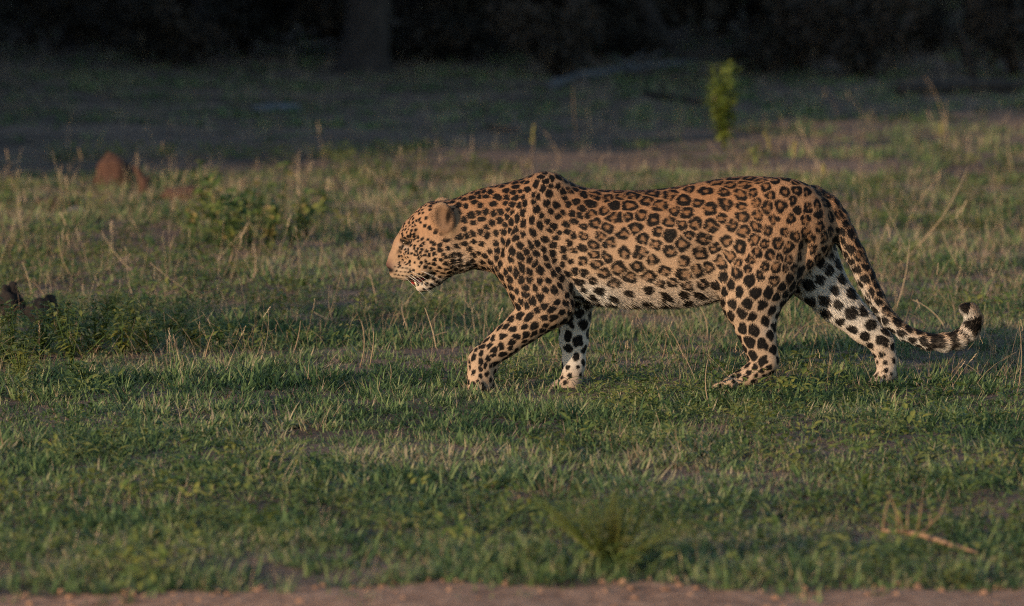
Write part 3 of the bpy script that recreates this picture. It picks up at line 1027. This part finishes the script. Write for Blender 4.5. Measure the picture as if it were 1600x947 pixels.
# thin dry stalks standing through the turf
def stalk_mesh(h, bend, r=.0011, head=True, seed=0):
    rnd = random.Random(seed)
    mb = MB(); a = rnd.uniform(0, 6.28)
    n = 5
    pts = [Vector((math.cos(a) * bend * (i / n)**2, math.sin(a) * bend * (i / n)**2, h * i / n - .01)) for i in range(n + 1)]
    mb.tube(pts, [r * (1 - .55 * i / n) for i in range(n + 1)], 4, True, rnd.uniform(.6, 1.1))
    for _ in range(rnd.randint(0, 2)):
        t = rnd.uniform(.3, .8); p = pts[int(t * n)]
        mb.blade(p, rnd.uniform(0, 6.28), .5, h * .35, .003, .8, .9)
    if head:
        for k in range(5):
            mb.leaf(pts[-1] - Vector((0, 0, .012 * k)), (rnd.uniform(-.4, .4), rnd.uniform(-.4, .4), 1), (1, 0, 0), .016, .004, .1, 1.1)
    return mb
SP = [proto("s%d_stalk" % i, stalk_mesh(random.uniform(.14, .34), random.uniform(.01, .16), seed=i, head=i % 2 == 0), M['straw']) for i in range(8)]
P_, R_, S_, V_ = [], [], [], []
for _ in range(3600):
    z = random.random()
    if z < .5: y = random.uniform(17.8, 24.2); x = random.uniform(-3.4, 3.4)
    elif z < .75: y = random.uniform(15.9, 18.4); x = random.uniform(.35, 2.9)
    elif z < .9: y = random.uniform(16.2, 18.4); x = random.uniform(-2.6, .4)
    else: y = random.uniform(25, 36); x = random.uniform(-4, 4)
    if fbm(x, y, 1.1, 33.0) < -.12 and random.random() < .8: continue
    P_.append((x, y, ground_h(x, y))); R_.append((random.gauss(0, .32), random.gauss(0, .32), random.uniform(0, 6.28)))
    s = random.uniform(.35, .85) * (1.2 if y > 19 else .8); S_.append((s, s, s)); V_.append(random.randrange(8))
tag(scatter("dry_grass", P_, R_, S_, V_, SP), "thin dry straw stalks scattered through the turf", "dry grass", kind='stuff')

# low leafy ground cover between the turf
def cover_mesh(seed, n=16):
    rnd = random.Random(seed); mb = MB()
    for _ in range(n):
        a = rnd.uniform(0, 6.28); r = .05 * rnd.random(); h = rnd.uniform(.01, .06)
        mb.leaf((r * math.cos(a), r * math.sin(a), h), (math.cos(a), math.sin(a), rnd.uniform(-.1, .7)), (0, 0, 1), rnd.uniform(.015, .035), rnd.uniform(.008, .016), .3, rnd.uniform(.6, 1.2))
    return mb
CV = [proto("k%d_cover" % i, cover_mesh(i), M['herb']) for i in range(4)]
P_, R_, S_, V_ = [], [], [], []
for _ in range(5200):
    y = random.uniform(11.7, 27); x = random.uniform(-.094 * y - .8, .094 * y + .8)
    if y < track_edge(x) - .03: continue
    k = fbm(x, y, .8, 51.0) + (.35 if y < 13.4 else 0) + (.25 if x < -.7 and 15.5 < y < 23 else 0) + (.2 if 18 < y < 23 else 0)
    if k < .12: continue
    P_.append((x, y, ground_h(x, y))); R_.append((random.gauss(0, .15), random.gauss(0, .15), random.uniform(0, 6.28)))
    s = random.uniform(.6, 1.25); S_.append((s, s, s)); V_.append(random.randrange(4))
tag(scatter("ground_cover", P_, R_, S_, V_, CV), "low small-leaved green ground cover mixed into the turf", "ground cover", kind='stuff')

# ------------------------------------------------------------------ stalks one can pick out
def place(u, v):
    x, y = ground_pt(u, v)
    return Vector((x, y, ground_h(x, y)))
def px_size(v):
    return ground_pt(800, v)[1] / FPX
def single_stalk(ub, vb, ut, vt, r=.0019, mat='straw', twig=0):
    p = place(ub, vb); k = px_size(vb)
    e = empty_free = None
    h = Vector(((ut - ub) * k, random.uniform(-.03, .03), max(.01, (vb - vt) * k)))
    bow = Vector((-h.z, 0, h.x)) * random.uniform(-.10, .10)
    pts = [h * t + bow * (4 * t * (1 - t)) - (Vector((0, 0, .01)) if t == 0 else Vector()) for t in (0, .2, .4, .6, .8, 1)]
    mb = MB(); mb.tube(pts, [r, r, r * .9, r * .8, r * .65, r * .4], 5, True, random.uniform(.7, 1.1))
    for _ in range(twig):
        t = random.choice((2, 3, 4)); a = pts[t]
        mb.tube([a, a + Vector((random.uniform(-.05, .05), random.uniform(-.02, .02), random.uniform(.02, .07)))], [r * .6, r * .25], 4, True, .9)
    o = mb.build("dry_grass_stalk", M[mat]); o.location = p
    return o
def stalks(items, label, group, **kw):
    for it in items:
        tag(single_stalk(*it, **kw), label, "stalk", group)
stalks([(1397, 492, 1421, 377), (1375, 505, 1366, 446), (1480, 520, 1425, 470), (1340, 470, 1372, 425), (1555, 560, 1532, 500), (1300, 575, 1287, 516), (1588, 620, 1590, 500), (1505, 430, 1470, 360)],
       "thin pale dry grass stalk rising from the turf beside the curled tail", "dry stalks beside the tail")
stalks([(1234, 606, 1192, 492), (1110, 640, 1106, 560), (1150, 560, 1200, 525), (1070, 560, 1045, 510), (1030, 570, 1040, 500), (1105, 525, 1090, 470)],
       "thin pale dry grass stalk standing between the fore and hind legs", "dry stalks under the belly")
stalks([(502, 525, 534, 424), (522, 500, 515, 440), (590, 480, 578, 425), (628, 512, 608, 462), (642, 520, 628, 470), (682, 546, 664, 482), (577, 572, 584, 512), (561, 575, 565, 505), (608, 600, 610, 567), (455, 560, 470, 500),
        (668, 534, 705, 522), (540, 500, 490, 480)],
       "sunlit dry grass stalk in the turf ahead of the lowered head", "dry stalks ahead of the head")
stalks([(350, 482, 234, 409), (118, 445, 92, 365), (12, 385, 40, 460), (52, 470, 35, 410), (105, 560, 85, 490), (178, 540, 150, 480), (160, 570, 190, 520), (318, 575, 335, 510), (285, 560, 272, 520), (395, 520, 388, 480), (72, 470, 38, 430), (215, 430, 160, 360)],
       "bent dry grass stalk among the leafy herbs near the dark clods", "dry stalks among the herbs")
stalks([(463, 345, 468, 232), (438, 360, 455, 320), (478, 380, 462, 335), (395, 440, 395, 385), (498, 420, 500, 370), (580, 385, 595, 300), (620, 345, 612, 320), (650, 360, 620, 315)],
       "tall dry grass stalk near the broad-leaved plants", "dry stalks by the broad-leaved plants", r=.0018)
stalks([(1130, 255, 1105, 225), (1290, 285, 1245, 195), (1480, 240, 1478, 160), (1478, 200, 1445, 120), (1585, 270, 1575, 195), (905, 240, 895, 140), (920, 215, 916, 160), (875, 260, 850, 205), (735, 255, 738, 215), (250, 240, 228, 178), (1345, 290, 1350, 215), (650, 300, 655, 220), (1395, 420, 1510, 260)],
       "tall dry grass stalk at the shaded edge behind the animal", "dry stalks at the shade edge", r=.0022)

# ------------------------------------------------------------------ herbs, flowers, shrubs
def herb(u, v, hpx, label, group, n=7, leaf=(.018, .034), mat='herb', cat="plant", spread=.5, name="leafy_herb", dens=1.0):
    p = place(u, v); h = hpx * px_size(v)
    e = empty(name, p); tag(e, label, cat, group)
    st, fo = MB(), MB()
    for i in range(n):
        a = random.uniform(0, 6.28); L = h * random.uniform(.6, 1.0); sp = spread * random.random() * h
        top = Vector((math.cos(a) * sp, math.sin(a) * sp, L))
        pts = [Vector((0, 0, -.01)) + Vector((top.x * t, top.y * t, L * (t ** .85))) for t in (0, .33, .66, 1)]
        st.tube(pts, [.0022, .0018, .0014, .0007], 5, True, .5)
        k = max(5, int(L / .013 * dens))
        for j in range(k):
            t = random.uniform(.15, 1); q = pts[0].lerp(pts[-1], t); q.z = L * t ** .85
            b = random.uniform(0, 6.28)
            d = Vector((math.cos(b), math.sin(b), random.uniform(-.2, .8)))
            fo.leaf(q + d * .004, d, (0, 0, 1), random.uniform(*leaf), random.uniform(*leaf) * .42, .35, random.uniform(.55, 1.25))
    st.build("stem", M[mat], e); fo.build("foliage", M[mat], e)
    return e
for u, v, h in ((18, 566, 118), (62, 560, 96), (112, 574, 112), (150, 552, 92), (92, 524, 70), (190, 556, 74), (232, 552, 62), (168, 498, 58), (35, 596, 70), (268, 520, 56), (130, 604, 46), (205, 515, 60), (-20, 540, 110), (300, 545, 42)):
    herb(u, v, h, "low small-leaved green herb in the shaded patch beside the dark clods", "small-leaved herbs beside the clods", n=13, leaf=(.022, .042), spread=.75)
herb(342, 560, 62, "upright herb with pale oval leaves standing alone in the turf", None, n=4, leaf=(.03, .05), spread=.3)
herb(188, 600, 40, "tiny herb with one drooping oval leaf in the turf", None, n=2, leaf=(.03, .045), spread=.4)
herb(960, 900, 135, "bushy olive weed with reddish stems by the dirt track", None, n=60, leaf=(.012, .026), mat='weed', cat="weed", spread=1.15, name="bushy_weed", dens=1.3)
herb(1132, 236, 142, "bright yellow-green young shrub standing against the dark thicket", None, n=14, leaf=(.04, .08), mat='bright', cat="shrub", spread=.42, name="young_shrub", dens=.9)
herb(1210, 690, 34, "tiny herb with yellow-green round leaves in bare turf", None, n=3, leaf=(.016, .024), mat='bright', spread=.6)
herb(1325, 552, 34, "small weed dotted with yellow beside the far hind foot", None, n=3, leaf=(.012, .02), mat='bright', spread=.3)

for x_, y_, h_ in ((-2.25, 16.35, .7), (-2.6, 16.75, .8)):
    u_ = 800 + x_ / y_ * FPX; v_ = 605 - (y_ - 16) * 55
    herb(u_, v_, h_ / px_size(v_), "leafy shrub growing out beyond the small-leaved herbs", "side shrubs", n=26, leaf=(.035, .06), cat="shrub", spread=.55, name="leafy_shrub", dens=1.7)

LEAF = MB(); LEAF.leaf((0, 0, 0), (1, 0, 0), (0, 0, 1), 1, .5, .3, 1.0); LEAF_ME = LEAF.mesh("leaf"); LEAF_ME.materials.append(M['broad'])
LEAF_ME.polygons.foreach_set("use_smooth", np.ones(len(LEAF_ME.polygons), dtype=bool))
def broad_plant(u, v, hpx, n_leaf, label, group, spread=.45, size=(.032, .06), stems=3):
    p = place(u, v); h = hpx * px_size(v)
    e = empty("broad_leaved_plant", p); tag(e, label, "plant", group)
    tops = []
    for i in range(stems):
        a = random.uniform(0, 6.28); s = spread * h * random.random()
        top = Vector((math.cos(a) * s, math.sin(a) * s, h * random.uniform(.75, 1)))
        mb = MB(); mb.tube([(0, 0, -.01), top * .5 + Vector((0, 0, .02)), top], [.004, .003, .0015], 5, True, .5)
        mb.build("stem", M['broad'], e); tops.append(top)
    for i in range(n_leaf):
        top = random.choice(tops); t = random.uniform(.2, 1)
        o = bpy.data.objects.new("leaf", LEAF_ME); COL.objects.link(o); o.parent = e
        o.location = top * t + Vector((0, 0, .02 * (1 - t)))
        s = random.uniform(*size); o.scale = (s, s * random.uniform(.8, 1.15), s)
        o.rotation_euler = (random.gauss(0, .5), random.uniform(-.9, .7), random.uniform(0, 6.28))
for u, v, h, n in ((318, 345, 84, 20), (345, 392, 88, 26), (392, 388, 84, 26), (372, 372, 70, 18), (428, 382, 68, 18), (480, 378, 70, 18), (505, 345, 62, 14), (400, 345, 55, 14), (330, 372, 80, 24), (360, 398, 70, 22), (415, 395, 70, 22), (455, 392, 62, 18), (300, 380, 50, 14)):
    broad_plant(u, v, h * 1.15, int(n * 1.4), "dark broad-leaved plant with yellowing leaves in a clump before the red mound", "broad-leaved plants in a clump")
broad_plant(444, 325, 76, 12, "slim broad-leaved plant with yellow upper leaves beside a tall stalk", None, .15, (.03, .05), 1)
broad_plant(640, 312, 46, 12, "small dark broad-leaved plant behind the lowered head", None, .5, (.04, .06), 2)
broad_plant(1180, 265, 40, 9, "small broad-leaved plant above the hips at the shade edge", None, .5, (.03, .05), 2)

def flower_stalk(ub, vb, ut, vt, label, group=None):
    p = place(ub, vb); k = px_size(vb)
    e = empty("flower_spike", p); tag(e, label, "flower", group)
    h = Vector(((ut - ub) * k, 0, (vb - vt) * k))
    mb = MB(); mb.tube([(0, 0, -.01), h * .5 + Vector((.01, 0, 0)), h], [.0025, .002, .001], 5, True, .7); mb.build("stem", M['straw'], e)
    for i in range(9):
        b = MB(); c = h * (.55 + .045 * i)
        b.blob((0, 0, 0), (.0045, .0045, .007), 8, 5, .2, 2, i); o = b.build("floret", M['yellow'], e)
        o.location = c + Vector((random.uniform(-.006, .006), random.uniform(-.006, .006), 0))
flower_stalk(826, 262, 835, 192, "yellow flower spike rising at the shade edge above the shoulder")
flower_stalk(1218, 268, 1192, 202, "leaning yellow flower spike above the hips")
flower_stalk(1232, 272, 1243, 216, "upright short yellow flower spike above the hips")
flower_stalk(1285, 292, 1287, 258, "tiny yellow flower spike above the base of the tail")
flower_stalk(1468, 240, 1472, 192, "yellow flower spike standing alone in shade behind the tail")

# ------------------------------------------------------------------ twigs, clods, mounds, logs
def twig_thing():
    p = place(1440, 862); k = px_size(862)
    e = empty("dead_branch", p); tag(e, "fallen bare orange-brown branch with upright twigs lying by the dirt track", "branch")
    def T(name, pts, r):
        pts = [Vector(((u - 1440) * k, dy * 1.6, (862 - (v if v > 820 else 829 - (829 - v) * .85)) * k)) for u, v, dy in pts]
        mb = MB(); mb.tube(pts, r, 7, True, .9); mb.build(name, M['twig'], e)
    T("limb", [(1378, 828, .02), (1405, 829, .01), (1438, 831, 0), (1462, 838, -.02), (1490, 843, -.05), (1522, 849, -.08)], [.003, .006, .0065, .007, .006, .003])
    for pts in ([(1438, 831, 0), (1470, 800, .02), (1488, 752, .05)], [(1415, 829, .0), (1403, 800, .0), (1390, 762, -.02), (1385, 748, 0)], [(1418, 829, 0), (1420, 800, .03), (1424, 770, .04)],
                [(1433, 830, 0), (1436, 790, -.02), (1441, 750, 0)], [(1380, 828, .02), (1384, 800, .03), (1389, 770, .02)], [(1404, 829, 0), (1400, 805, -.02), (1398, 795, -.02)], [(1455, 815, .01), (1454, 795, .02)]):
        T("twig", pts, [.0023, .0018, .0011, .0007][:len(pts)] if len(pts) > 2 else [.0022, .001])
twig_thing()

def lump(name, u, v, w, h, mat, label, cat, group=None, amp=.3, d=None, f=1.8, seed=None):
    p = place(u, v); k = px_size(v)
    mb = MB(); mb.blob((0, 0, h * k * .30), (w * k * .5, (d or w * .8) * k * .5, h * k * .70), 22, 14, amp, f, seed if seed is not None else u * .1)
    o = mb.build(name, M[mat]); o.location = p
    return tag(o, label, cat, group)
lump("dark_clod", 16, 498, 46, 54, 'black', "larger black clod of earth beside the small-leaved herbs", "clod", amp=.45)
lump("dark_clod", 68, 503, 52, 44, 'black', "low flat black clod of earth beside a larger one", "clod", amp=.45)
lump("red_mound", 178, 290, 62, 46, 'clay', "rounded reddish termite mound at the edge of the shade", "mound", amp=.3)
lump("red_mound", 84, 330, 60, 16, 'clay', "low red lump of clay in the turf near the rounded mound", "mound", amp=.35)
lump("red_mound", 285, 312, 70, 18, 'clay', "low wide clay bank behind the broad-leaved plants", "mound", amp=.35)
lump("pale_stone", 430, 172, 84, 12, 'stone', "flat pale grey stone in the shaded grass", "stone", amp=.25)
lump("grey_stone", 118, 338, 30, 10, 'stone', "small grey stone beside the low red lump", "stone", amp=.3)
def stump(u, v, hpx, label):
    p = place(u, v); k = px_size(v); h = hpx * k
    mb = MB(); mb.tube([(0, 0, -.02), (-.005, 0, h * .4), (-.03, .01, h * .8), (-.045, .01, h)], [.03, .022, .016, .008], 9)
    mb.tube([(-.01, 0, h * .4), (.03, 0, h * .6)], [.012, .005], 6)
    o = mb.build("dead_stump", M['clay']); o.location = p
    return tag(o, label, "stump")
stump(226, 300, 44, "thin reddish dead stump leaning beside the rounded mound")

def log(u0, v0, u1, v1, rpx, mat, label, name="fallen_log", br=2, lift=0.0):
    a, b = place(u0, v0), place(u1, v1); k = px_size((v0 + v1) / 2); r = rpx * k
    a.z += r * .8; b.z += r * .8 + lift
    n = 7; pts = []
    for i in range(n):
        t = i / (n - 1); q = a.lerp(b, t) + Vector((0, random.uniform(-.3, .3) * r, random.uniform(-.25, .25) * r)); pts.append(q - a)
    mb = MB(); mb.tube(pts, [r * (1.1 - .55 * i / (n - 1)) * random.uniform(.9, 1.1) for i in range(n)], 10)
    e = empty(name, a); tag(e, label, "log")
    mb.build("stem", M[mat], e)
    for i in range(br):
        q = pts[random.randrange(2, n - 1)]; d = Vector((random.uniform(-1, 1), random.uniform(-.6, .6), random.uniform(.3, 1))).normalized() * r * 8
        m2 = MB(); m2.tube([q, q + d * .5 + Vector((0, 0, .01)), q + d], [r * .45, r * .3, r * .12], 7); m2.build("limb", M[mat], e)
    return e
log(862, 140, 905, 118, 8, 'greywood', "short pale grey log end lying at the foot of the thicket", br=0)
log(905, 122, 1085, 98, 7, 'greywood', "long grey fallen branch stretching along the foot of the thicket", br=3)
log(1405, 150, 1640, 140, 13, 'bark', "thick dark fallen log lying in the shade behind the tail", br=2)
log(1010, 150, 1110, 165, 5, 'bark', "thin dark fallen branch beside the young bright shrub", br=2)
log(768, 196, 812, 206, 4, 'tanwood', "short tan piece of stick lying in the shade above the neck", "fallen_stick", br=0, lift=.03)

# ------------------------------------------------------------------ trees and the thicket
def crown_mesh(name, rx, rz, n, leaf, seed, mat, bottom=-1.0):
    rnd = random.Random(seed); mb = MB()
    lobes = [(Vector((rnd.uniform(-.6, .6) * rx, rnd.uniform(-.6, .6) * rx, rnd.uniform(bottom * .7, .7) * rz)), rnd.uniform(.35, .6)) for _ in range(11)]
    for _ in range(n):
        c, s = rnd.choice(lobes)
        d = Vector((rnd.gauss(0, 1), rnd.gauss(0, 1), rnd.gauss(0, 1))).normalized() * (rnd.random() ** .45)
        p = c + Vector((d.x * rx * s, d.y * rx * s, d.z * rz * s))
        l = leaf * rnd.uniform(.6, 1.4)
        dr = Vector((rnd.gauss(0, 1), rnd.gauss(0, 1), rnd.gauss(0, .7))).normalized()
        sd = dr.cross(Vector((rnd.gauss(0, 1), rnd.gauss(0, 1), rnd.gauss(0, 1)))).normalized() * l * .4
        b = len(mb.v); mb.v += [p, p + dr * l * .5 + sd, p + dr * l, p + dr * l * .5 - sd]; mb.c += [rnd.uniform(.5, 1.3)] * 4
        mb.f.append((b, b + 1, b + 2, b + 3))
    me = mb.mesh(name); me.materials.append(mat); return me
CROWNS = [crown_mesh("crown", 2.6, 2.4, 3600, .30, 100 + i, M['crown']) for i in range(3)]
def tree(x, y, H_, lean, label, group=None, r=.16, crown_z=None, cs=1.0, limbs=4, fork=None, flat=1.0):
    e = empty("bush_tree", (x, y, ground_h(x, y))); tag(e, label, "tree", group)
    mb = MB(); pts = [Vector((lean * (t ** 1.1) * H_ * .5 + .04 * math.sin(t * 9 + x), .05 * math.sin(t * 7 + y), t * H_ * .75 - .05)) for t in (0, .015, .04, .1, .2, .4, .7, 1)]
    mb.tube(pts, [r * k for k in (1.8, 1.35, 1.1, 1, .92, .8, .55, .25)], 12)
    for i in range(limbs):
        q = pts[4 + i % 3]; a = random.uniform(0, 6.28)
        d = Vector((math.cos(a), math.sin(a), .9)) * H_ * .22
        mb.tube([q, q + d * .5 + Vector((0, 0, .1)), q + d], [r * .5, r * .35, r * .1], 7)
    if fork:
        mb.tube([pts[1]] + [Vector(p) for p in fork], [r * .8] + [r * (.7 - .12 * i) for i in range(len(fork))], 10)
    mb.build("trunk", M['bark'], e)
    c = bpy.data.objects.new("crown", random.choice(CROWNS)); COL.objects.link(c); c.parent = e
    c.location = (pts[-1].x, pts[-1].y, crown_z if crown_z is not None else H_ * .62); c.rotation_euler = (0, 0, random.uniform(0, 6.28)); c.scale = (cs, cs, cs * flat * H_ / 6.5)
    return e
def at_base(u, v):
    return ground_pt(u, v)
for u, v, r, lean, lab, fork in (
        (575, 112, .17, .02, "dark upright tree trunk at the edge of the thicket, the thickest one", None),
        (893, 100, .10, -.03, "slim dark upright tree behind the long grey fallen branch", None),
        (1042, 84, .075, -.95, "slender dark tree leaning hard over in the shaded thicket", None),
        (112, 72, .09, .45, "pale leaning tree beyond the shaded grass on the termite mound's side", None),
        (330, 78, .12, .05, "dark tree standing between the leaning tree and the thickest trunk", None),
        (1330, 66, .13, -.05, "dark tree standing behind the young bright shrub's open side", None),
        (1530, 60, .12, .1, "dark tree rising behind the thick fallen log", None)):
    x, y = at_base(u, v)
    tree(x, y, random.uniform(5, 7), lean, lab, "trees of the thicket", r=r * .85, fork=fork, crown_z=4.4, cs=1.15, flat=.55)
for x, y in ((-9, 47), (-5, 51), (-1.5, 53), (2.5, 52), (6, 50), (9.5, 46), (-12, 42), (0.5, 57), (-7, 58), (7, 58)):
    tree(x, y, random.uniform(6, 8), random.uniform(-.1, .1), "dense leafy tree deep in the dark thicket", "far trees of the thicket", r=.16, cs=1.25)
# the belt of trees towards the low sun, which keeps the far ground in shade
for i in range(15):
    perp = 23.4 + i * 2.0
    x_ = -8.2 - 1.3 * (i % 2) - .05 * i
    y_ = (perp + LDIR.y * x_) / LDIR.x
    tree(x_, y_, random.uniform(7, 8.5), random.uniform(-.05, .05), "dense low-crowned tree in the belt beside the clearing", "trees of the side belt", r=.2, crown_z=2.9, cs=1.15)
SPARSE = crown_mesh("crown", 2.6, 2.4, 1100, .30, 210, M['crown'])  # thin crowns out of view, added to soften the edge of the shade
for x_, perp in ((-8.6, 21.5), (-10.0, 22.3)):
    t_ = tree(x_, (perp + LDIR.y * x_) / LDIR.x, 6.5, 0, "thin-crowned unseen tree added to soften the shade edge of the belt", "added thin trees of the side belt", r=.12, crown_z=2.9, cs=.95)
    for c_ in t_.children:
        if c_.name.startswith("crown"): c_.data = SPARSE
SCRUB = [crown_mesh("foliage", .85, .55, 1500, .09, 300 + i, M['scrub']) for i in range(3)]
def scrub(x, y, s, group):
    e = empty("scrub_bush", (x, y, ground_h(x, y))); tag(e, "dark low tangled scrub bush in the shaded thicket", "bush", group)
    mb = MB()
    for k in range(7):
        a = random.uniform(0, 6.28); d = Vector((math.cos(a) * .5, math.sin(a) * .5, .7)) * s
        mb.tube([(0, 0, -.03), d * .5 + Vector((0, 0, .05)), d], [.02 * s, .013 * s, .005 * s], 6)
    mb.build("stem", M['bark'], e)
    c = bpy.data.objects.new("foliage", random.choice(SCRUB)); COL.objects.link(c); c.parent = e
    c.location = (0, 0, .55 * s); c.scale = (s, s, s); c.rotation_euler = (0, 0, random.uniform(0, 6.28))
for i in range(26):
    y = random.uniform(38.5, 48); x = -5.6 + 11.2 * (i + random.random()) / 26
    scrub(x, y, random.uniform(.7, 1.3), "scrub bushes of the thicket")
for i in range(17):
    scrub(-4.6 + 9.2 * (i + random.random()) / 17, random.uniform(34.6, 38), random.uniform(.35, .65), "scrub bushes of the thicket")
